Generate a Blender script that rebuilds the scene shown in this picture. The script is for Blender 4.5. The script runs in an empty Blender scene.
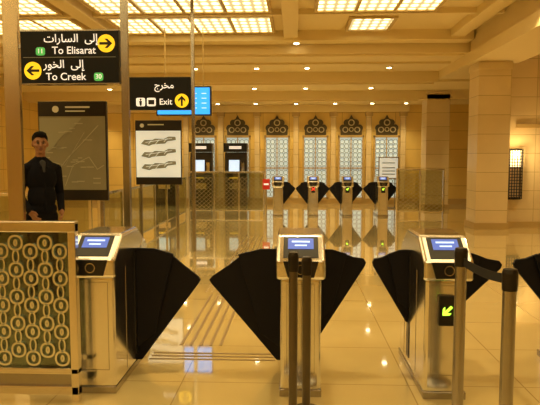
import bpy, bmesh, math, random
import numpy as np
from mathutils import Vector, Matrix
random.seed(4)
scene = bpy.context.scene
COL = scene.collection

# ------------------------------------------------------------------ materials
def new_mat(name):
    m = bpy.data.materials.new(name); m.use_nodes = True
    nt = m.node_tree
    return m, nt, nt.nodes['Principled BSDF']

def mat(name, col, rough=0.5, metal=0.0, emis=None, es=0.0, noise=0.0, nscale=8.0, spec=0.5):
    m, nt, b = new_mat(name)
    b.inputs['Base Color'].default_value = (*col, 1)
    b.inputs['Roughness'].default_value = rough
    b.inputs['Metallic'].default_value = metal
    b.inputs['Specular IOR Level'].default_value = spec
    if emis:
        b.inputs['Emission Color'].default_value = (*emis, 1)
        b.inputs['Emission Strength'].default_value = es
    if noise > 0:
        tc = nt.nodes.new('ShaderNodeTexCoord'); n = nt.nodes.new('ShaderNodeTexNoise')
        n.inputs['Scale'].default_value = nscale; n.inputs['Detail'].default_value = 4
        nt.links.new(tc.outputs['Object'], n.inputs['Vector'])
        r = nt.nodes.new('ShaderNodeMapRange')
        r.inputs['To Min'].default_value = 1 - noise; r.inputs['To Max'].default_value = 1 + noise
        nt.links.new(n.outputs['Fac'], r.inputs['Value'])
        mx = nt.nodes.new('ShaderNodeVectorMath'); mx.operation = 'SCALE'
        mx.inputs[0].default_value = col
        nt.links.new(r.outputs['Result'], mx.inputs['Scale'])
        nt.links.new(mx.outputs['Vector'], b.inputs['Base Color'])
    return m

def tile_mat(name, c1, c2, mortar, w, h, ms=0.004, rough=0.3, wall=True, spec=0.5, coat=0.0):
    m, nt, b = new_mat(name)
    tc = nt.nodes.new('ShaderNodeTexCoord')
    br = nt.nodes.new('ShaderNodeTexBrick')
    br.offset = 0.0; br.squash = 1.0
    br.inputs['Scale'].default_value = 1
    br.inputs['Brick Width'].default_value = w
    br.inputs['Row Height'].default_value = h
    br.inputs['Mortar Size'].default_value = ms
    br.inputs['Mortar Smooth'].default_value = 0.1
    br.inputs['Color1'].default_value = (*c1, 1)
    br.inputs['Color2'].default_value = (*c2, 1)
    br.inputs['Mortar'].default_value = (*mortar, 1)
    if wall:
        s = nt.nodes.new('ShaderNodeSeparateXYZ'); a = nt.nodes.new('ShaderNodeMath'); a.operation = 'ADD'
        c = nt.nodes.new('ShaderNodeCombineXYZ')
        nt.links.new(tc.outputs['Object'], s.inputs[0])
        nt.links.new(s.outputs['X'], a.inputs[0]); nt.links.new(s.outputs['Y'], a.inputs[1])
        nt.links.new(a.outputs[0], c.inputs['X']); nt.links.new(s.outputs['Z'], c.inputs['Y'])
        nt.links.new(c.outputs[0], br.inputs['Vector'])
    else:
        nt.links.new(tc.outputs['Object'], br.inputs['Vector'])
    n = nt.nodes.new('ShaderNodeTexNoise'); n.inputs['Scale'].default_value = 1.7; n.inputs['Detail'].default_value = 6
    nt.links.new(tc.outputs['Object'], n.inputs['Vector'])
    r = nt.nodes.new('ShaderNodeMapRange'); r.inputs['To Min'].default_value = .88; r.inputs['To Max'].default_value = 1.10
    nt.links.new(n.outputs['Fac'], r.inputs['Value'])
    sc = nt.nodes.new('ShaderNodeVectorMath'); sc.operation = 'SCALE'
    nt.links.new(br.outputs['Color'], sc.inputs[0]); nt.links.new(r.outputs['Result'], sc.inputs['Scale'])
    nt.links.new(sc.outputs['Vector'], b.inputs['Base Color'])
    b.inputs['Roughness'].default_value = rough
    b.inputs['Specular IOR Level'].default_value = spec
    b.inputs['Coat Weight'].default_value = coat
    b.inputs['Coat Roughness'].default_value = .03
    b.inputs['Coat IOR'].default_value = 1.8
    return m

def steel_mat(name, col, rough):
    m, nt, b = new_mat(name)
    b.inputs['Base Color'].default_value = (*col, 1); b.inputs['Metallic'].default_value = 1.0
    tc = nt.nodes.new('ShaderNodeTexCoord')
    n = nt.nodes.new('ShaderNodeTexNoise'); n.inputs['Scale'].default_value = 3
    nt.links.new(tc.outputs['Object'], n.inputs['Vector'])
    r = nt.nodes.new('ShaderNodeMapRange'); r.inputs['To Min'].default_value = rough - .02; r.inputs['To Max'].default_value = rough + .03
    nt.links.new(n.outputs['Fac'], r.inputs['Value']); nt.links.new(r.outputs['Result'], b.inputs['Roughness'])
    return m

def lattice_light_mat(name, col, hi, lo, k):
    m = bpy.data.materials.new(name); m.use_nodes = True; nt = m.node_tree; nt.nodes.clear()
    out = nt.nodes.new('ShaderNodeOutputMaterial'); em = nt.nodes.new('ShaderNodeEmission')
    em.inputs['Color'].default_value = (*col, 1)
    tc = nt.nodes.new('ShaderNodeTexCoord'); s = nt.nodes.new('ShaderNodeSeparateXYZ')
    nt.links.new(tc.outputs['Object'], s.inputs[0])
    def M(op, a, b=None):
        n = nt.nodes.new('ShaderNodeMath'); n.operation = op
        for i, v in enumerate((a, b)):
            if v is None: continue
            if isinstance(v, (int, float)): n.inputs[i].default_value = v
            else: nt.links.new(v, n.inputs[i])
        return n.outputs[0]
    p = M('ABSOLUTE', M('SINE', M('MULTIPLY', s.outputs['X'], k)))
    q = M('ABSOLUTE', M('SINE', M('MULTIPLY', s.outputs['Y'], k * .7)))
    pr = M('MULTIPLY', p, q)
    r = nt.nodes.new('ShaderNodeMapRange'); nt.links.new(pr, r.inputs['Value'])
    r.inputs['From Min'].default_value = .25; r.inputs['From Max'].default_value = .75
    r.inputs['To Min'].default_value = lo; r.inputs['To Max'].default_value = hi
    nt.links.new(r.outputs['Result'], em.inputs['Strength'])
    nt.links.new(em.outputs[0], out.inputs[0])
    return m

def glass_mat(name, tint, gl=0.12):
    m = bpy.data.materials.new(name); m.use_nodes = True; nt = m.node_tree; nt.nodes.clear()
    out = nt.nodes.new('ShaderNodeOutputMaterial'); t = nt.nodes.new('ShaderNodeBsdfTransparent')
    g = nt.nodes.new('ShaderNodeBsdfGlossy'); g.inputs['Roughness'].default_value = .05
    t.inputs['Color'].default_value = (*tint, 1); mx = nt.nodes.new('ShaderNodeMixShader'); mx.inputs[0].default_value = gl
    nt.links.new(t.outputs[0], mx.inputs[1]); nt.links.new(g.outputs[0], mx.inputs[2]); nt.links.new(mx.outputs[0], out.inputs[0])
    return m

M_floor = tile_mat('polished_cream_tile', (.72, .58, .27), (.69, .55, .255), (.46, .34, .14), .8, .8, .005, .06, wall=False, spec=.9, coat=1.0)
M_wall = tile_mat('gold_stone_panels', (.76, .55, .17), (.72, .51, .155), (.42, .26, .06), .9, .62, .008, .4)
M_marble = tile_mat('cream_marble_blocks', (.70, .56, .32), (.65, .51, .28), (.40, .29, .13), .75, .42, .006, .3)
M_ceil = mat('ceiling_plaster', (.74, .60, .31), .7)
M_ceil2 = mat('ceiling_plaster_dark', (.55, .41, .18), .7)  # darker plaster tone for light panel frames, ribs and screen hangers
M_trim = mat('trim_stone', (.46, .32, .12), .4)
M_panel = lattice_light_mat('luminous_lattice', (1.0, .71, .29), 4.8, .9, 17.0)
M_lamp = mat('lamp_glow', (1, .8, .5), .5, emis=(1, .80, .45), es=20)
M_steel = steel_mat('brushed_steel', (.86, .87, .88), .15)
M_steel2 = steel_mat('satin_steel_dark', (.42, .40, .37), .22)
M_bronze = steel_mat('warm_polished_metal', (.60, .49, .32), .25)
M_black = mat('black_plastic', (.008, .008, .01), .3)
M_wing = mat('wing_rubber', (.005, .005, .010), .5, spec=.22)
M_dark = mat('dark_metal', (.03, .025, .02), .35, .6)
M_lcd = mat('lcd_blue', (.03, .06, .25), .3, emis=(.12, .22, .75), es=.7)
M_lcd2 = mat('lcd_text', (.5, .7, 1), .3, emis=(.55, .75, 1), es=.9)
M_green = mat('green_led', (.3, .9, .05), .4, emis=(.55, 1, .05), es=2.0)
M_red = mat('red_led', (.9, .05, .02), .4, emis=(1, .06, .02), es=2.0)
M_yel = mat('sign_yellow', (.95, .68, .02), .4, emis=(1, .7, .02), es=.55)
M_white = mat('sign_white', (.9, .9, .88), .4, emis=(1, .97, .9), es=.5)
M_sgreen = mat('sign_green', (.1, .6, .15), .4, emis=(.08, .6, .15), es=.3)
M_sign = mat('sign_face_black', (.005, .006, .008), .35, spec=.25)
M_blue = mat('screen_blue', (.02, .25, .7), .3, emis=(.03, .35, 1), es=1.3)
M_gpanel = glass_mat('tinted_glass', (.36, .42, .36), .10)
M_fglass = glass_mat('pale_fence_glass', (.80, .82, .70), .15)
M_paper = mat('poster_paper', (.62, .60, .50), .5)
M_white_p = mat('white_poster', (.76, .84, .84), .5, emis=(.75, .9, .95), es=.28)
M_mapgrey = mat('map_grey', (.25, .27, .25), .5)
M_mapline = mat('map_line', (.36, .34, .24), .5)
M_mapbg = mat('map_background', (.22, .20, .13), .3, noise=.15, nscale=5)
M_belt = mat('belt_webbing', (.01, .01, .012), .8)
M_pane = mat('lattice_pane', (.62, .70, .68), .4, emis=(.65, .85, .82), es=.42)
M_tact = mat('tactile_strip', (.36, .26, .12), .35, .2)
M_redp = mat('red_paint', (.6, .03, .02), .4)

# ------------------------------------------------------------------ helpers
def root(name, loc=(0, 0, 0), rz=0.0):
    e = bpy.data.objects.new(name, None); e.empty_display_size = .2
    e.location = loc; e.rotation_euler = (0, 0, rz); COL.objects.link(e); return e

def mesh(name, verts, faces, m, parent=None, loc=(0, 0, 0), bevel=0, smooth=False, seg=2):
    me = bpy.data.meshes.new(name); me.from_pydata([tuple(v) for v in verts], [], faces)
    bm = bmesh.new(); bm.from_mesh(me); bmesh.ops.recalc_face_normals(bm, faces=bm.faces); bm.to_mesh(me); bm.free()
    if smooth:
        for p in me.polygons: p.use_smooth = len(p.vertices) == 4
    o = bpy.data.objects.new(name, me); o.location = loc; COL.objects.link(o)
    if m: me.materials.append(m)
    if parent: o.parent = parent
    if bevel:
        b = o.modifiers.new('bevel', 'BEVEL'); b.width = bevel; b.segments = seg; b.limit_method = 'ANGLE'
    return o

BF = [(0, 1, 3, 2), (4, 6, 7, 5), (0, 4, 5, 1), (2, 3, 7, 6), (0, 2, 6, 4), (1, 5, 7, 3)]
def boxes(name, lst, m, parent=None, bevel=0, loc=(0, 0, 0)):
    V = []; F = []
    for (x0, x1, y0, y1, z0, z1) in lst:
        b = len(V)
        for x in (x0, x1):
            for y in (y0, y1):
                for z in (z0, z1): V.append((x, y, z))
        F += [tuple(b + i for i in f) for f in BF]
    return mesh(name, V, F, m, parent, loc, bevel)
def box(name, x0, x1, y0, y1, z0, z1, m, parent=None, bevel=0, loc=(0, 0, 0)):
    return boxes(name, [(x0, x1, y0, y1, z0, z1)], m, parent, bevel, loc)

def prism_xz(name, polys, y0, y1, m, parent=None, bevel=0, loc=(0, 0, 0), smooth=False):
    V = []; F = []
    for pts in polys:
        n = len(pts); b = len(V)
        V += [(x, y0, z) for x, z in pts] + [(x, y1, z) for x, z in pts]
        F.append(tuple(range(b, b + n))); F.append(tuple(range(b + 2 * n - 1, b + n - 1, -1)))
        for i in range(n):
            j = (i + 1) % n; F.append((b + i, b + j, b + n + j, b + n + i))
    return mesh(name, V, F, m, parent, loc, bevel)
def prism_yz(name, pts, x0, x1, m, parent=None, bevel=0, seg=3):
    n = len(pts)
    V = [(x0, y, z) for y, z in pts] + [(x1, y, z) for y, z in pts]
    F = [tuple(range(n)), tuple(range(2 * n - 1, n - 1, -1))] + [(i, (i + 1) % n, n + (i + 1) % n, n + i) for i in range(n)]
    return mesh(name, V, F, m, parent, bevel=bevel, seg=seg)

def ringpoly(cx, cz, rx, rz, n=20, p=2.0):
    out = []
    for i in range(n):
        a = 2 * math.pi * i / n; c, s = math.cos(a), math.sin(a)
        out.append((cx + rx * math.copysign(abs(c) ** (2 / p), c), cz + rz * math.copysign(abs(s) ** (2 / p), s)))
    return out
def rings(name, lst, y0, y1, m, parent=None, n=20, p=2.0, loc=(0, 0, 0)):
    V = []; F = []
    for (cx, cz, rx, rz, t) in lst:
        o = ringpoly(cx, cz, rx, rz, n, p); i_ = ringpoly(cx, cz, rx - t, rz - t, n, p); b = len(V)
        V += [(x, y0, z) for x, z in o] + [(x, y0, z) for x, z in i_] + [(x, y1, z) for x, z in o] + [(x, y1, z) for x, z in i_]
        for k in range(n):
            j = (k + 1) % n
            F += [(b + k, b + j, b + n + j, b + n + k), (b + 2 * n + k, b + 3 * n + k, b + 3 * n + j, b + 2 * n + j),
                  (b + k, b + 2 * n + k, b + 2 * n + j, b + j), (b + n + k, b + n + j, b + 3 * n + j, b + 3 * n + k)]
    return mesh(name, V, F, m, parent, loc)

def tube(name, prof, m, parent=None, loc=(0, 0, 0), n=24):
    V = []; F = []
    for r, z in prof:
        V += [(r * math.cos(2 * math.pi * i / n), r * math.sin(2 * math.pi * i / n), z) for i in range(n)]
    for k in range(len(prof) - 1):
        for i in range(n):
            j = (i + 1) % n; F.append((k * n + i, k * n + j, (k + 1) * n + j, (k + 1) * n + i))
    F.append(tuple(range(n))); F.append(tuple(range((len(prof) - 1) * n, len(prof) * n)))
    return mesh(name, V, F, m, parent, loc)

def text(name, body, x, y, z, size, m, parent, align='CENTER'):
    c = bpy.data.curves.new(name, 'FONT'); c.body = body; c.size = size; c.align_x = align; c.align_y = 'CENTER'
    c.extrude = .001
    c.offset = size * .008
    o = bpy.data.objects.new(name, c); o.location = (x, y, z); o.rotation_euler = (math.pi / 2, 0, 0)
    c.materials.append(m); COL.objects.link(o); o.parent = parent; return o

def arrow_pts(cx, cz, s, ang):
    base = [(-.85, -.16), (.22, -.16), (-.2, -.58), (.18, -.58), (.8, 0), (.18, .58), (-.2, .58), (.22, .16), (-.85, .16)]
    ca, sa = math.cos(ang), math.sin(ang)
    return [(cx + s * (x * ca - z * sa), cz + s * (x * sa + z * ca)) for x, z in base]

# ------------------------------------------------------------------ room shell
XL, XR, YB, YF = -8.5, 8.5, -5.0, 20.0
HC = 4.3
box('floor', XL, XR, YB, YF + .3, -.2, 0, M_floor)
box('wall_back', XL, XR, YF, YF + .3, 0, HC + .3, M_wall)
box('wall_left', XL - .3, XL, YB, YF + .3, 0, HC + .3, M_wall)
box('wall_right', XR, XR + .3, YB, YF + .3, 0, HC + .3, M_wall)
box('wall_front', XL, XR, YB - .3, YB, 0, HC + .3, M_wall)
box('ceiling', XL, XR, YB, YF, HC + .02, HC + .3, M_ceil)
prism = [(13.2, HC + .02), (13.2, 3.9), (16.0, 3.9), (16.0, 3.62), (18.0, 3.62), (18.0, 3.36), (19.98, 3.36), (19.98, HC + .02)]
prism_yz('trim_soffit', prism, XL, XR, M_ceil)
boxes('trim_soffit_battens', [(-8.4, 3.75, y, y + .1, z - .05, z + .01) for y, z in ((13.3, 3.9), (14.4, 3.9), (16.1, 3.62), (18.1, 3.36))], M_ceil)
gb = []
for y in (-3.2, 1.0, 4.9, 8.9, 12.75):
    gb.append((XL, 3.8, y, y + .4, HC - .2, HC + .03))
for x in (-7.9, -4.1, -.25, 3.3):
    gb.append((x, x + .3, YB, 13.1, HC - .14, HC + .03))
boxes('trim_ceiling_beams', gb, M_ceil, bevel=.01)
gb = []
for y in (6.9, 10.95):
    gb.append((XL, 3.8, y, y + .14, HC - .08, HC + .03))
boxes('trim_ceiling_ribs', gb, M_ceil)
def light_panel(x0, x1, y0, y1):
    r = root('ceiling_light_panel', ((x0 + x1) / 2, (y0 + y1) / 2, HC))
    hx, hy = (x1 - x0) / 2, (y1 - y0) / 2
    box('lattice_diffuser', -hx, hx, -hy, hy, -.035, .02, M_panel, r)
    boxes('frame', [(-hx - .06, -hx, -hy - .06, hy + .06, -.06, .02), (hx, hx + .06, -hy - .06, hy + .06, -.06, .02),
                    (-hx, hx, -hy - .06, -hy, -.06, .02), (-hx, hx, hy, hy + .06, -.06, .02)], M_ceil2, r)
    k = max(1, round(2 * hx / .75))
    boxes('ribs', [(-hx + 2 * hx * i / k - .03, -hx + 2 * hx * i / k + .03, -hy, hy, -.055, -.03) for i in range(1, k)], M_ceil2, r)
for (x0, x1) in ((-7.4, -4.4), (-3.6, -.5), (.4, 2.5)):
    for (y0, y1) in ((-2.4, .6), (1.7, 4.6), (5.5, 6.8), (7.2, 8.7), (9.5, 10.85), (11.25, 12.6)):  # nearer rows are out of view, added for lighting and reflections
        if x0 > 0 and y0 > 11:
            light_panel(1.1, 1.9, 11.45, 12.5)
        else:
            light_panel(x0, x1, y0, y1)
box('trim_colonnade_beam', 3.85, 4.95, YB, 19.98, 3.68, HC + .02, M_ceil)
box('trim_beam_fascia', 3.75, 3.85, YB, 13.2, 3.62, 3.86, M_ceil)
for y in (3.0, 8.0, 13.0, 18.0):
    r = root('marble_pillar', (4.35, y + .35, 0))
    box('shaft', -.35, .35, -.35, .35, 0, 3.7, M_marble, r)
    box('plinth', -.38, .38, -.38, .38, 0, .14, M_trim, r)
    box('capital', -.37, .37, -.37, .37, 3.50, 3.66, M_marble, r, .01)
box('wall_side_bay', 4.70, XR, 13.35, 13.65, 0, HC, M_marble)
box('baseboard_side_bay', 4.74, XR, 13.31, 13.35, 0, .14, M_trim)
box('trim_side_bay_niche', 4.95, 5.85, 13.31, 13.35, 2.25, 2.34, M_trim)
box('baseboard_back', XL, XR, YF - .04, YF, 0, .18, M_trim)
box('trim_back_cornice', XL, 3.85, YF - .12, YF, 3.12, 3.36, M_ceil, bevel=.02)

def lamp(kind, name, loc, energy, parent, **kw):
    l = bpy.data.lights.new(name, kind); l.energy = energy; l.color = kw.get('color', (1, .76, .37))
    if kind == 'SPOT': l.spot_size = kw.get('size', 1.6); l.spot_blend = .8
    l.shadow_soft_size = kw.get('rad', .06)
    o = bpy.data.objects.new(name, l); o.location = loc; COL.objects.link(o); o.parent = parent; return o
r = root('wall_sconce', (4.94, 13.33, 1.2))
box('back_plate', -.15, .15, -.03, .02, -.56, .58, M_dark, r)
box('glow_core', -.11, .11, -.09, -.03, .18, .54, mat('sconce_glow', (1, .8, .5), .5, emis=(1, .72, .32), es=3.2), r)
box('glow_lower', -.11, .11, -.08, -.03, -.5, .16, mat('amber_glow', (.3, .14, .03), .4, emis=(1, .55, .15), es=.16), r)
lt = []
for i in range(6): lt.append((-.15 + i * .056, -.134 + i * .056, -.12, -.10, -.54, .56))
for i in range(17): lt.append((-.15, .15, -.115, -.095, -.54 + i * .068, -.524 + i * .068))
boxes('lattice', lt, M_dark, r)
lamp('POINT', 'sconce_lamp', (0, -.22, .45), 30, r, color=(1, .70, .30), rad=.05)

def downlight(x, y, z, e=60, size=1.8):
    r = root('recessed_downlight', (x, y, z))
    tube('trim_ring', [(.085, 0), (.085, -.02), (.07, -.025)], M_steel, r, n=16)
    tube('bulb', [(.06, -.022), (.055, -.032)], M_lamp, r, n=16)
    if e: lamp('SPOT', 'beam', (0, 0, -.06), e * 2.5, r, size=size)
for x in (-6.5, -4.9, -3.7, -2.55, -1.3, .03, 1.3, 2.5, 3.6): downlight(x, 19.2, 3.36, 45)
for x in (-5.5, -3.2, -1.2, .3, 2.2): downlight(x, 17.2, 3.62, 40)
for x in (-5.5, -2.6, -1.0, .3, 2.4): downlight(x, 15.2, 3.9, 60)
for x, y in ((.02, 9.1), (.02, 12.95), (.02, 5.1), (-4.0, 5.1), (-4.0, 9.1), (3.45, 9.1), (3.45, 5.1)): downlight(x, y, HC - .2, 70)
for x, y in ((6.0, 11.5), (6.0, 7.5), (6.3, 3)): downlight(x, y, HC + .02, 95)
downlight(6.0, 17, 3.62, 50)

# ------------------------------------------------------------------ Moorish arch windows on back wall
def arch_outline():
    pts = [(-.36, 0), (-.36, .16)]
    def arc(cx, cz, r, a0, a1, n=7):
        return [(cx + r * math.cos(math.radians(a0 + (a1 - a0) * i / n)), cz + r * math.sin(math.radians(a0 + (a1 - a0) * i / n))) for i in range(n + 1)]
    pts += arc(-.27, .24, .12, 225, 75)
    pts += arc(-.15, .42, .11, 205, 80)
    pts += [(-.07, .56), (0, .68)]
    right = [(-x, z) for x, z in reversed(pts[:-1])]
    return pts + right
M_lb = mat('lattice_bronze', (.30, .30, .23), .4)
M_inlay = mat('arch_inlay', (.50, .44, .28), .4)
M_arch = mat('arch_bronze', (.07, .055, .03), .4)
for i, x in enumerate((-3.14, -1.97, -.62, .69, 1.9, 3.1)):
    r = root('window_%d' % (i + 1), (x, YF, 0))
    boxes('frame', [(-.44, -.38, -.10, 0, .18, 2.32), (.38, .44, -.10, 0, .18, 2.32), (-.44, .44, -.10, 0, 2.26, 2.34),
                    (-.44, .44, -.10, 0, .14, .22), (-.015, .015, -.085, 0, .2, 2.28), (-.38, .38, -.085, 0, 1.2, 1.24)], M_trim, r)
    box('pane', -.38, .38, -.035, -.0, .2, 2.28, M_pane, r)
    rr = []
    for a in range(5):
        for b in range(13):
            rr.append((-.30 + a * .15, .32 + b * .15, .082, .082, .014))
    rings('lattice', rr, -.06, -.04, M_lb, r, n=10)
    prism_xz('arch_head', [arch_outline()], -.10, 0, M_arch, r, loc=(0, 0, 2.34))
    rings('arch_rosettes', [(-.2, 2.52, .10, .10, .03), (.2, 2.52, .10, .10, .03), (0, 2.76, .11, .11, .035), (0, 2.53, .08, .08, .025)], -.13, -.10, M_inlay, r, n=16)
for x in (-3.75, -2.55, -1.3, .03, 1.3, 2.5, 3.65):
    r = root('wall_pilaster', (x, YF, 0))
    box('shaft', -.09, .09, -.08, 0, .18, 3.12, M_marble, r)
    box('cap', -.13, .13, -.11, 0, 2.98, 3.12, M_trim, r)

def ticket_machine(x, y, hdr):
    r = root('ticket_machine', (x, y, 0))
    prism_yz('cabinet', [(-.25, 0), (-.25, .85), (-.18, 1.0), (-.10, 1.75), (.25, 1.75), (.25, 0)], -.36, .36, M_dark, r, .02)
    box('header', -.38, .38, -.28, .2, 1.76, 2.05, hdr, r, .01)
    box('header_mark', -.2, .2, -.29, -.28, 1.86, 1.95, M_white, r)
    prism_yz('screen', [(-.205, 1.08), (-.155, 1.5), (-.14, 1.5), (-.19, 1.08)], -.22, .12, M_lcd2, r)
    box('coin_slot', .19, .29, -.20, -.15, 1.12, 1.42, M_steel, r)
    box('tray', -.2, .2, -.28, -.24, .55, .75, M_steel, r, .01)
    box('card_slot', -.2, .1, -.27, -.2, .9, .93, M_yel, r)
ticket_machine(-3.1, 19.2, M_black)
ticket_machine(-1.95, 19.2, M_black)
ticket_machine(-4.3, 19.2, M_black)

# ------------------------------------------------------------------ turnstile gates
def turnstile(x, y, L, R, ind='', zc=.60):
    r = root('turnstile_gate', (x, y, 0))
    D = .92
    prism_yz('cabinet', [(.03, .0), (D, 0), (D, .90), (D - .05, .95), (.5, .95), (.10, .88), (.03, .80)], -.135, .135, M_steel, r, .024)
    box('plinth', -.14, .14, .015, D + .01, 0, .05, M_steel2, r, .005)
    boxes('side_seams', [(-.137, .137, .30, .305, .08, .86), (-.137, .137, .72, .725, .08, .93), (-.09, .09, .027, .03, .76, .763), (-.09, .09, .027, .03, .16, .163),
                         (-.093, -.09, .027, .03, .16, .763), (.09, .093, .027, .03, .16, .763)], M_steel2, r)
    prism_yz('head', [(-.03, .80), (-.03, .93), (.16, 1.075), (.55, 1.075), (.70, .99), (.70, .93), (.10, .80)], -.16, .16, M_steel, r, .022)
    def sl(t, off):
        return (-.03 + .19 * t - off * .6, .93 + .145 * t + off * .8)
    def slab(nm, t0, t1, xa, xb, o0, o1, m):
        a, b_ = sl(t0, o1), sl(t1, o1); c, d = sl(t1, o0), sl(t0, o0)
        prism_yz(nm, [a, b_, c, d], xa, xb, m, r)
    slab('display_bezel', .10, .90, -.115, .115, -.004, .004, M_black)
    slab('lcd', .42, .82, -.085, .085, .003, .007, M_lcd)
    slab('lcd_text_1', .66, .72, -.06, .06, .006, .009, M_lcd2)
    slab('lcd_text_2', .52, .57, -.04, .04, .006, .009, M_lcd2)
    prism_xz('reader', [[(-.115, .925), (.115, .925), (.085, .82), (-.085, .82)]], -.036, -.028, M_black, r)
    rings('reader_target', [(0, .872, .034, .034, .007)], -.040, -.035, M_steel2, r)
    if ind:
        box('indicator_box', -.052, .052, -.0, .035, zc - .1, zc + .1, M_black, r, .006)
        if ind == 'arrow': prism_xz('arrow', [arrow_pts(0, zc, .05, math.radians(225))], -.006, 0, M_green, r)
        if ind == 'cross':
            prism_xz('cross', [[(-.045, zc - .035), (-.035, zc - .045), (.045, zc + .035), (.035, zc + .045)], [(-.045, zc + .035), (-.035, zc + .045), (.045, zc - .035), (.035, zc - .045)]], -.006, 0, M_red, r)
    yy = .58
    for sgn, W in ((-1, L), (1, R)):
        if not W: continue
        w, zt, zb = W
        x0 = .13
        A = [(x0, .915), (x0 + .30 * w, .912), (x0 + .60 * w, .87 if w > .4 else .88), (x0 + .30 * w, zb + .35 * (zt - zb)), (x0, zb + .10)]
        B = [(x0, .80), (x0 + .50 * w, .885), (x0 + .74 * w, (.87 + zt) / 2 + .01), (x0 + .95 * w, zt + .03), (x0 + w, zt), (x0 + .97 * w, zt - .03), (x0 + .08 * w, zb), (x0, zb)]
        prism_xz('wing_inner', [[(sgn * a, b) for a, b in A]], yy - .035, yy - .012, M_wing, r, .004)
        prism_xz('wing_outer', [[(sgn * a, b) for a, b in B]], yy - .005, yy + .022, M_wing, r, .004)
        box('wing_slot', min(sgn * .128, sgn * .14), max(sgn * .128, sgn * .14), yy - .05, yy + .04, .1, .93, M_black, r)
    return r
turnstile(-1.345, 3.75, None, (.50, .67, .04), '')
turnstile(.040, 3.75, (.56, .67, .05), (.365, .81, .26), '')
turnstile(.99, 3.75, (.28, .81, .36), (.42, .80, .40), 'arrow')
turnstile(2.10, 3.75, (.35, .81, .40), (.34, .81, .3), 'arrow')
for x, ind in ((-.46, ''), (.49, 'cross'), (1.41, 'arrow'), (2.36, 'arrow')):
    turnstile(x, 15.6, None, (.34, .72, .3), ind, .74) if x < .4 else turnstile(x, 15.6, (.34, .72, .3), (.34, .72, .3), ind, .74)

# ------------------------------------------------------------------ belt barrier posts
def post(x, y, h=1.03, rr=.032, m=None):
    r = root('belt_barrier_post', (x, y, 0))
    tube('base', [(.11, 0), (.11, .012), (.10, .025), (.045, .035)], M_steel2, r, n=32)
    tube('pole', [(rr, .03), (rr, h - .10)], m or M_steel2, r)
    tube('cassette', [(rr + .004, h - .11), (rr + .006, h - .02), (rr, h), (.01, h + .004)], M_dark, r)
    return r
M_pd = steel_mat('dark_post_metal', (.16, .14, .11), .3)
post(-.008, 3.30, 1.055, .025, M_pd); post(.074, 3.52, .99, .026, M_pd)
p1 = post(1.0, 3.5, 1.055, .034)
post(1.09, 2.95, 1.035, .034)
d = Vector((1.09 - 1.0, 2.95 - 3.5, 0)); V = []
N = 12
for i in range(N + 1):
    t = .05 + .9 * i / N; p = d * t; sag = -.02 * math.sin(math.pi * t)
    for dx in (-.002, .002):
        V += [(p.x + dx, p.y, .955 + sag), (p.x + dx, p.y, 1.005 + sag)]
F = []
for i in range(N):
    b = i * 4
    F += [(b, b + 1, b + 5, b + 4), (b + 2, b + 6, b + 7, b + 3), (b + 1, b + 3, b + 7, b + 5), (b, b + 4, b + 6, b + 2)]
F += [(0, 2, 3, 1), (N * 4, N * 4 + 1, N * 4 + 3, N * 4 + 2)]
mesh('belt', V, F, M_belt, p1)

# ------------------------------------------------------------------ foreground ornamental panel
r = root('ornamental_glass_screen', (-2.01, 3.64, 0))
x0, x1 = -.62, .61
boxes('frame', [(x1 - .05, x1, -.03, .03, 0, 1.18), (x0, x0 + .06, -.03, .03, 0, 1.18), (x0, x1, -.035, .035, 1.12, 1.19),
                (x0, x1, -.03, .03, .19, .23), (x0, x1, -.03, .03, .05, .11)], steel_mat('frame_steel', (.80, .76, .68), .18), r, .006)
boxes('inner_rail', [(x0 + .06, x1 - .05, -.01, .01, .11, .19)], M_steel2, r)
box('glass', x0 + .06, x1 - .05, .012, .018, .23, 1.12, M_gpanel, r)
M_cast = steel_mat('cast_silver', (.80, .84, .82), .22)
el = []; el2 = []
cx = x1 - .05 - .060; ci = 0
while cx > x0 + .08:
    z = .29 + (.055 if ci % 2 else 0); k = 0
    while z < 1.08:
        if k % 2 == 0:
            el.append((cx, z, .050, .052, .013)); el2.append((cx, z, .014, .024, .012))
        else:
            el.append((cx, z, .024, .044, .010))
        z += .088; k += 1
    cx -= .096; ci += 1
rings('cast_pattern', el, -.014, .010, M_cast, r, n=20, p=2.3)
rings('cast_bosses', el2, -.012, .010, M_cast, r, n=12)

# ------------------------------------------------------------------ fences
M_fl = mat('fence_lattice', (.42, .36, .24), .35, .6)
def fence(x0, y0, x1, y1, h=1.15, n=3, pattern=True):
    L = math.hypot(x1 - x0, y1 - y0); a = math.atan2(y1 - y0, x1 - x0)
    r = root('railing_fence', (x0, y0, 0), a)
    s = L / n; B = []
    for i in range(n + 1): B.append((i * s - .022, i * s + .022, -.022, .022, 0, h))
    B.append((-.022, L + .022, -.025, .025, h - .035, h + .01)); B.append((0, L, -.015, .015, .12, .15))
    boxes('posts_and_rails', B, M_steel, r, .004)
    box('glass', .03, L - .03, -.004, .004, .15, h - .035, M_fglass, r)
    if pattern:
        rr = []
        for i in range(n):
            m = max(1, int((s - .08) / .11)); st = (s - .06) / m
            k = int((h - .22) / .11)
            for c in range(m):
                for q in range(k): rr.append((i * s + .03 + st * (c + .5), .22 + q * .11, st * .52, .058, .010))
        rings('pattern', rr, -.006, .006, M_fl, r, n=8, p=1.2)
fence(-2.95, 8.6, -2.95, 15.5, 1.05, 6, False)
fence(-2.9, 15.8, -.85, 15.8, 1.2, 3)
fence(2.75, 15.8, 4.0, 15.8, 1.28, 2)
fence(-5.6, 8.5, -3.05, 8.5, 1.05, 3, False)
r = root('no_entry_sign', (-.78, 15.72, 0))
tube('pole', [(.02, 0), (.02, .78)], M_steel, r, n=12)
box('plate', -.1, .1, -.03, -.01, .72, 1.0, M_redp, r, .005)
box('bar', -.065, .065, -.035, -.03, .84, .885, M_white, r)

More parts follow.
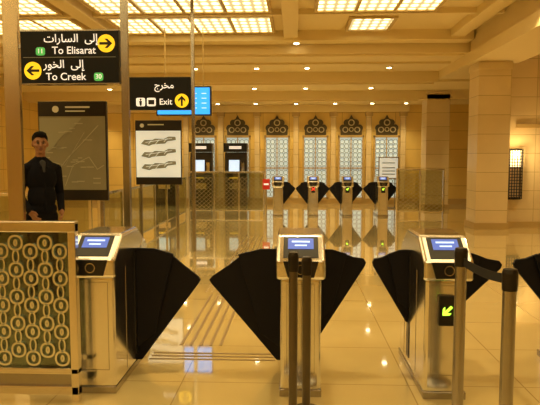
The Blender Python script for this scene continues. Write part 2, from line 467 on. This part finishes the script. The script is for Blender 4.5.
# ------------------------------------------------------------------ portal poles and hanging signs
def portal(y, xs, ws):
    r = root('sign_portal', (0, y, 0))
    for x, w in zip(xs, ws):
        box('pole', x - w / 2, x + w / 2, -.03, .03, 0, HC + .02, M_bronze if w > .1 else M_steel2, r, .004)
    return r
def ycircle(r, cx, cz, rad, ang, y):
    prism_xz('arrow_disc', [ringpoly(cx, cz, rad, rad, 32)], y - .004, y, M_yel, r)
    prism_xz('arrow', [arrow_pts(cx, cz, rad * .9, ang)], y - .007, y - .003, M_black, r)
AR_ILA = '\uFEF0\uFEDF\uFE87'
AR_KHOR = '\uFEAD\uFEEE\uFEA8\uFEDF\uFE8D'
AR_ELS = '\uFE95\uFE8D\uFEAD\uFE8E\uFEB4\uFEDF\uFE8D'
AR_EXIT = '\uFE9D\uFEAE\uFEA8\uFEE3'
portal(6.0, (-2.94, -1.755), (.16, .07))
portal(9.7, (-2.80, -1.70), (.055, .055))
r = root('direction_sign', (-2.315, 6.0, 2.62))
box('panel', -.51, .51, -.05, .05, -.265, .265, M_sign, r, .006)
boxes('edge_trim', [(-.515, .515, -.053, .053, .262, .275), (-.515, .515, -.053, .053, -.275, -.262)], M_steel2, r)
boxes('brackets', [(-.545, -.50, -.02, .02, .1, .14), (.50, .525, -.02, .02, .1, .14), (-.545, -.50, -.02, .02, -.14, -.1), (.50, .525, -.02, .02, -.14, -.1)], M_steel2, r)
box('divider', -.48, .48, -.054, -.05, -.003, .002, M_mapgrey, r)
yf = -.056
ycircle(r, .385, .135, .09, 0, -.05)
ycircle(r, -.385, -.135, .09, math.pi, -.05)
text('arabic_line_1', AR_ELS + '  ' + AR_ILA, .02, yf, .185, .112, M_white, r)
text('latin_line_1', 'To Elisarat', .05, yf, .065, .105, M_white, r)
text('arabic_line_2', AR_KHOR + '  ' + AR_ILA, -.06, yf, -.075, .112, M_white, r)
text('latin_line_2', 'To Creek', -.04, yf, -.20, .105, M_white, r)
for (cx, cz, t) in ((-.30, .06, '11'), (.30, -.2, '30')):
    prism_xz('badge', [ringpoly(cx, cz, .048, .042, 20, 4)], -.054, -.05, M_sgreen, r)
    text('badge_number', t, cx, yf, cz, .066, M_white, r)

r = root('exit_sign', (-2.25, 9.7, 2.65))
box('panel', -.515, .515, -.05, .05, -.27, .27, M_sign, r, .006)
boxes('brackets', [(-.52, -.50, -.02, .02, .1, .14), (.50, .52, -.02, .02, .1, .14)], M_steel2, r)
ycircle(r, .37, -.12, .115, math.pi / 2, -.05)
text('arabic_exit', AR_EXIT, .08, yf, .13, .15, M_white, r)
text('latin_exit', 'Exit', .10, yf, -.14, .14, M_white, r)
for cx in (-.32, -.14):
    prism_xz('pictogram_field', [ringpoly(cx, -.14, .075, .07, 20, 6)], -.054, -.05, M_white, r)
prism_xz('person_pictogram', [ringpoly(-.32, -.10, .017, .017, 12), [(-.345, -.12), (-.295, -.12), (-.305, -.20), (-.335, -.20)]], -.057, -.053, M_black, r)
prism_xz('bus_pictogram', [[(-.19, -.18), (-.09, -.18), (-.09, -.105), (-.19, -.105)]], -.057, -.053, M_black, r)

r = root('information_screen', (-2.33, 12.2, 2.77))
box('housing', -.58, .58, -.05, .05, -.31, .30, M_black, r, .01)
box('screen', -.55, .55, -.056, -.05, -.28, .27, M_blue, r)
boxes('screen_rows', [(-.5, .28, -.059, -.056, z, z + .018) for z in (.14, .04, -.06, -.16)] + [(.38, .48, -.059, -.056, z, z + .018) for z in (.14, .04, -.06, -.16)], M_lcd2, r)
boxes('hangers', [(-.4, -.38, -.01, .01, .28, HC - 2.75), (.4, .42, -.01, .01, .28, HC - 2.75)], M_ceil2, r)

# ------------------------------------------------------------------ poster boards
r = root('map_board', (-2.70, 7.0, 0))
hw = .42
boxes('legs', [(-.36, -.32, -.02, .02, 0, 1.1), (.32, .36, -.02, .02, 0, 1.1)], M_steel2, r)
box('board', -hw, hw, -.03, .03, 1.07, 2.27, M_dark, r, .006)
box('map_field', -hw + .015, hw - .015, -.035, -.03, 1.2, 2.09, M_mapbg, r)
boxes('header_writing', [(-.08, .22, -.036, -.03, 2.19, 2.21), (-.08, .16, -.036, -.03, 2.145, 2.16)], M_paper, r)
prism_xz('header_mark', [ringpoly(-.2, 2.175, .04, .04, 20)], -.036, -.03, M_paper, r)
prism_xz('footer_mark', [ringpoly(-.3, 1.135, .03, .03, 16)], -.036, -.03, M_paper, r)
random.seed(7)
def seg(a, b, w):
    ax, az = a; bx, bz = b; l = math.hypot(bx - ax, bz - az); nx, nz = -(bz - az) / l * w, (bx - ax) / l * w
    return [(ax + nx, az + nz), (bx + nx, bz + nz), (bx - nx, bz - nz), (ax - nx, az - nz)]
def chain(pts, w): return [seg(pts[i], pts[i + 1], w) for i in range(len(pts) - 1)]
prism_xz('map_coast', [[(-.40, 2.07), (-.40, 1.62), (-.25, 1.70), (-.12, 1.86), (.0, 1.93), (.12, 2.07)]], -.037, -.034, mat('map_sea', (.27, .26, .18), .4), r)
prism_xz('map_lines', chain([(-.36, 1.3), (-.2, 1.42), (-.05, 1.6), (.1, 1.75), (.32, 1.98)], .005) + chain([(-.1, 1.25), (0, 1.5), (.2, 1.6), (.3, 1.45), (.38, 1.5)], .004) +
         chain([(-.3, 1.55), (-.1, 1.5), (.15, 1.9)], .003), -.039, -.036, M_mapline, r)
boxes('map_labels', [(x, x + random.uniform(.05, .11), -.0385, -.036, z, z + .012) for x, z in [(random.uniform(-.36, .26), random.uniform(1.24, 2.04)) for _ in range(26)]], M_mapline, r)

r = root('level_plan_board', (-2.36, 10.0, 0))
hw = .40
boxes('legs', [(-.34, -.30, -.02, .02, 0, 1.16), (.30, .34, -.02, .02, 0, 1.16)], M_steel2, r)
box('board', -hw, hw, -.03, .03, 1.12, 2.23, M_dark, r, .006)
box('plan_field', -hw + .012, hw - .012, -.036, -.03, 1.25, 2.05, M_white_p, r)
prism_xz('header_mark', [ringpoly(-.28, 2.14, .035, .035, 20)], -.036, -.03, M_paper, r)
boxes('header_writing', [(-.18, .1, -.036, -.03, 2.145, 2.165)], M_paper, r)
PL = []
for zc in (1.86, 1.65, 1.44):
    PL.append([(-.30, zc - .035), (-.24, zc + .035), (-.10, zc + .03), (-.06, zc + .055), (.10, zc + .05), (.18, zc + .09), (.30, zc + .085), (.31, zc + .03), (.16, zc + .01), (.12, zc - .03), (-.10, zc - .045), (-.16, zc - .07)])
prism_xz('level_plans', PL, -.040, -.036, M_mapgrey, r)
PL = []
for zc in (1.86, 1.65, 1.44):
    PL += [seg((-.22, zc - .01), (.24, zc + .06), .004), seg((-.05, zc - .04), (.02, zc + .04), .004), seg((-.17, zc - .04), (-.12, zc + .02), .004), seg((.10, zc - .0), (.16, zc + .06), .004)]
prism_xz('level_details', PL, -.043, -.040, M_white_p, r)

r = root('poster_easel', (2.9, 18.2, 0))
boxes('legs', [(-.22, -.19, -.02, .02, 0, 1.0), (.19, .22, -.02, .02, 0, 1.0), (-.02, .02, .02, .2, 0, .03), (-.25, .25, -.03, .03, 0, .03)], M_steel2, r)
box('board', -.31, .31, -.03, .01, .92, 1.6, M_steel2, r, .005)
box('sheet', -.28, .28, -.034, -.03, .95, 1.57, M_white_p, r)
boxes('sheet_rows', [(-.2, .2, -.036, -.034, z, z + .03) for z in (1.05, 1.15, 1.25, 1.4)], M_mapgrey, r)

# ------------------------------------------------------------------ tactile floor guide
st = [(-.98 + i * .085, -.98 + i * .085 + .025, 4.8, 6.6, 0, .004) for i in range(5)]
st += [(-1.15, -.15, 4.45 + i * .07, 4.45 + i * .07 + .022, 0, .004) for i in range(3)]
st += [(-1.0 + i * .085, -1.0 + i * .085 + .025, 7.6, 11.5, 0, .004) for i in range(5)]
boxes('tactile_guide_path', st, M_tact)
dm = bmesh.new()
for i in range(7):
    for j in range(9):
        mtx = Matrix.Translation((-1.05 + i * .07, 6.75 + j * .08, .003))
        bmesh.ops.create_cone(dm, segments=8, radius1=.02, radius2=.014, depth=.006, cap_ends=True, matrix=mtx)
me = bpy.data.meshes.new('tactile_warning_dots'); dm.to_mesh(me); dm.free(); me.materials.append(M_tact)
COL.objects.link(bpy.data.objects.new('tactile_warning_dots', me))

# ------------------------------------------------------------------ people
def build_person(name, loc, rz, mats, vox=.007, scale=1.0, head_yaw=0.0):
    P = []
    def cap(a, b, ra, rb, t): P.append(('c', Vector(a), Vector(b), ra, rb, t))
    def ell(c, r, t, rotz=0): P.append(('e', Vector(c), Vector(r), rotz, t))
    ell((0, .0, 1.33), (.165, .112, .20), 1); ell((0, -.005, 1.12), (.150, .113, .20), 1); ell((0, .01, .985), (.165, .122, .10), 1)
    ell((0, .012, .92), (.155, .113, .10), 2)
    cap((-.13, .01, 1.435), (.13, .01, 1.435), .058, .058, 1)
    cap((0, -.095, 1.40), (0, -.118, .99), .012, .012, 1)
    cap((0, -.060, 1.49), (0, -.100, 1.40), .030, .012, 7)
    for s in (-1, 1):
        cap((s * .062, -.005, 1.53), (s * .035, -.088, 1.445), .016, .013, 1)
        cap((s * .12, .012, 1.455), (s * .03, .015, 1.52), .040, .045, 1)
        cap((s * .172, .01, 1.415), (s * .215, .045, 1.14), .056, .045, 1)
        ell((s * .170, .01, 1.42), (.058, .058, .056), 1)
        el, wr = Vector((s * .218, .05, 1.14)), Vector((s * .165, -.13, .975))
        cap(el, wr, .045, .035, 1)
        d = (wr - el).normalized(); inn = Vector((-s, 0, 0)); inn = (inn - d * inn.dot(d)).normalized(); nrm = d.cross(inn).normalized()
        if nrm.y > 0: nrm = -nrm
        cap(wr, wr + d * .03, .026, .028, 0)
        for k, (off, ln_) in enumerate(((.030, .068), (.010, .078), (-.010, .072), (-.030, .060))):
            k0 = wr + d * .09 + nrm * off * 1.0; k1 = k0 + d * ln_ * .5 + inn * .008; k2 = k1 + d * ln_ * .35 + inn * .03
            cap(wr + d * .02 + nrm * off * .6, k0, .013, .012, 0); cap(k0, k1, .0105, .0095, 0); cap(k1, k2, .0095, .0075, 0)
        tb = wr + d * .03 + nrm * .028; cap(tb, tb + d * .035 + nrm * .022 + inn * .012, .0135, .012, 0)
        cap(tb + d * .035 + nrm * .022 + inn * .012, tb + d * .068 + nrm * .02 + inn * .02, .011, .009, 0)
        cap((s * .085, .012, .90), (s * .105, -.005, .50), .088, .060, 2)
        cap((s * .105, -.005, .50), (s * .115, .025, .10), .060, .048, 2)
        cap((s * .115, .035, .045), (s * .13, -.13, .04), .044, .038, 4)
        cap((s * .115, .035, .045), (s * .115, .04, .075), .044, .042, 4)
    cap((0, .020, 1.49), (0, .012, 1.53), .064, .060, 1)
    cap((0, .015, 1.50), (0, -.002, 1.62), .052, .050, 0)
    Rz = Matrix.Rotation(head_yaw, 3, 'Z')
    def H(p): return Rz @ Vector(p)
    def hell(c, r, t): ell(H(c), r, t, head_yaw)
    hell((0, .012, 1.715), (.074, .096, .090), 0)
    hell((0, -.018, 1.660), (.058, .068, .075), 0)
    hell((0, -.050, 1.608), (.034, .034, .026), 0)
    hell((0, -.060, 1.722), (.054, .030, .020), 0)
    cap(H((0, -.082, 1.712)), H((0, -.108, 1.674)), .009, .0135, 0)
    hell((-.012, -.098, 1.670), (.008, .009, .007), 0); hell((.012, -.098, 1.670), (.008, .009, .007), 0)
    hell((0, -.086, 1.643), (.024, .010, .0065), 6); hell((0, -.084, 1.632), (.021, .010, .007), 6)
    for s in (-1, 1):
        hell((s * .076, .012, 1.690), (.012, .018, .030), 0)
        hell((s * .029, -.078, 1.703), (.0135, .010, .008), 5)
        hell((s * .030, -.085, 1.723), (.018, .006, .004), 3)
        hell((s * .040, -.052, 1.672), (.028, .028, .022), 0)
    hell((0, .032, 1.748), (.083, .098, .082), 3)
    hell((0, .058, 1.70), (.076, .062, .075), 3)
    hell((0, -.035, 1.794), (.066, .060, .036), 3)
    hell((.02, -.064, 1.782), (.045, .03, .024), 3)
    bm = bmesh.new()
    for p in P:
        if p[0] == 'c':
            _, a, b, ra, rb, t = p; L = (b - a).length
            q = Vector((0, 0, 1)).rotation_difference((b - a).normalized()).to_matrix().to_4x4()
            bmesh.ops.create_cone(bm, segments=20, radius1=ra, radius2=rb, depth=L, cap_ends=True, matrix=Matrix.Translation((a + b) / 2) @ q)
            bmesh.ops.create_icosphere(bm, subdivisions=3, radius=ra, matrix=Matrix.Translation(a))
            bmesh.ops.create_icosphere(bm, subdivisions=3, radius=rb, matrix=Matrix.Translation(b))
        else:
            _, c, rr, rot, t = p
            bmesh.ops.create_icosphere(bm, subdivisions=3, radius=1, matrix=Matrix.Translation(c) @ Matrix.Rotation(rot, 4, 'Z') @ Matrix.Diagonal((*rr, 1)))
    me = bpy.data.meshes.new(name); bm.to_mesh(me); bm.free()
    o = bpy.data.objects.new(name, me); COL.objects.link(o)
    rm = o.modifiers.new('r', 'REMESH'); rm.mode = 'VOXEL'; rm.voxel_size = vox; rm.use_smooth_shade = True
    sm = o.modifiers.new('s', 'SMOOTH'); sm.factor = .5; sm.iterations = 2
    dg = bpy.context.evaluated_depsgraph_get(); ev = o.evaluated_get(dg)
    nm = bpy.data.meshes.new_from_object(ev); o.modifiers.clear(); o.data = nm
    nm.materials.clear()
    for m in mats: nm.materials.append(m)
    n = len(nm.polygons); C = np.empty(n * 3); nm.polygons.foreach_get('center', C); C = C.reshape(-1, 3)
    best = np.full(n, 1e9); tag = np.zeros(n, int)
    for p in P:
        if p[0] == 'c':
            a = np.array(p[1]); b = np.array(p[2]); ab = b - a; t = np.clip(((C - a) @ ab) / max(ab @ ab, 1e-9), 0, 1)
            dd = np.linalg.norm(C - (a + t[:, None] * ab), axis=1) - (p[3] + (p[4] - p[3]) * t)
        else:
            c = np.array(p[1]); rr = np.array(p[2]); ca, sa = math.cos(-p[3]), math.sin(-p[3]); q = C - c
            q = np.stack([q[:, 0] * ca - q[:, 1] * sa, q[:, 0] * sa + q[:, 1] * ca, q[:, 2]], 1)
            k0 = np.linalg.norm(q / rr, axis=1); k1 = np.linalg.norm(q / rr ** 2, axis=1); dd = k0 * (k0 - 1) / np.maximum(k1, 1e-9)
        w = dd < best; best[w] = dd[w]; tag[w] = p[-1]
    nm.polygons.foreach_set('material_index', tag.astype('i'))
    nm.polygons.foreach_set('use_smooth', np.ones(n, bool))
    nm.update()
    o.location = loc; o.rotation_euler = (0, 0, rz); o.scale = (scale,) * 3
    return o
S1 = mat('skin_brown', (.27, .125, .06), .5, spec=.3)
SH = mat('jacket_dark', (.006, .006, .009), .9, noise=.3, nscale=12, spec=.1); TR = mat('trousers_black', (.006, .006, .008), .9, spec=.1)
HA = mat('hair_black', (.004, .0035, .003), .8, spec=.1); SO = mat('shoe_black', (.01, .01, .01), .3)
EY = mat('eye_dark', (.02, .015, .012), .3); LI = mat('lip', (.16, .06, .04), .5)
UN = mat('undershirt_grey', (.02, .02, .024), .8)
build_person('standing_man', (-2.84, 6.38, 0), math.radians(42), [S1, SH, TR, HA, SO, EY, LI, UN], .0055, 1.03, math.radians(-14))

# ------------------------------------------------------------------ world + camera
w = bpy.data.worlds.new('world'); scene.world = w; w.use_nodes = True
w.node_tree.nodes['Background'].inputs['Color'].default_value = (1, .75, .4, 1)
w.node_tree.nodes['Background'].inputs['Strength'].default_value = .2
cam = bpy.data.cameras.new('camera'); cam.lens = 38.67; cam.sensor_width = 36
co = bpy.data.objects.new('camera', cam); co.location = (0, 0, 1.6)
co.rotation_euler = (math.radians(90 - 4.49), 0, math.radians(2.47)); COL.objects.link(co); scene.camera = co
scene.view_settings.view_transform = 'Standard'
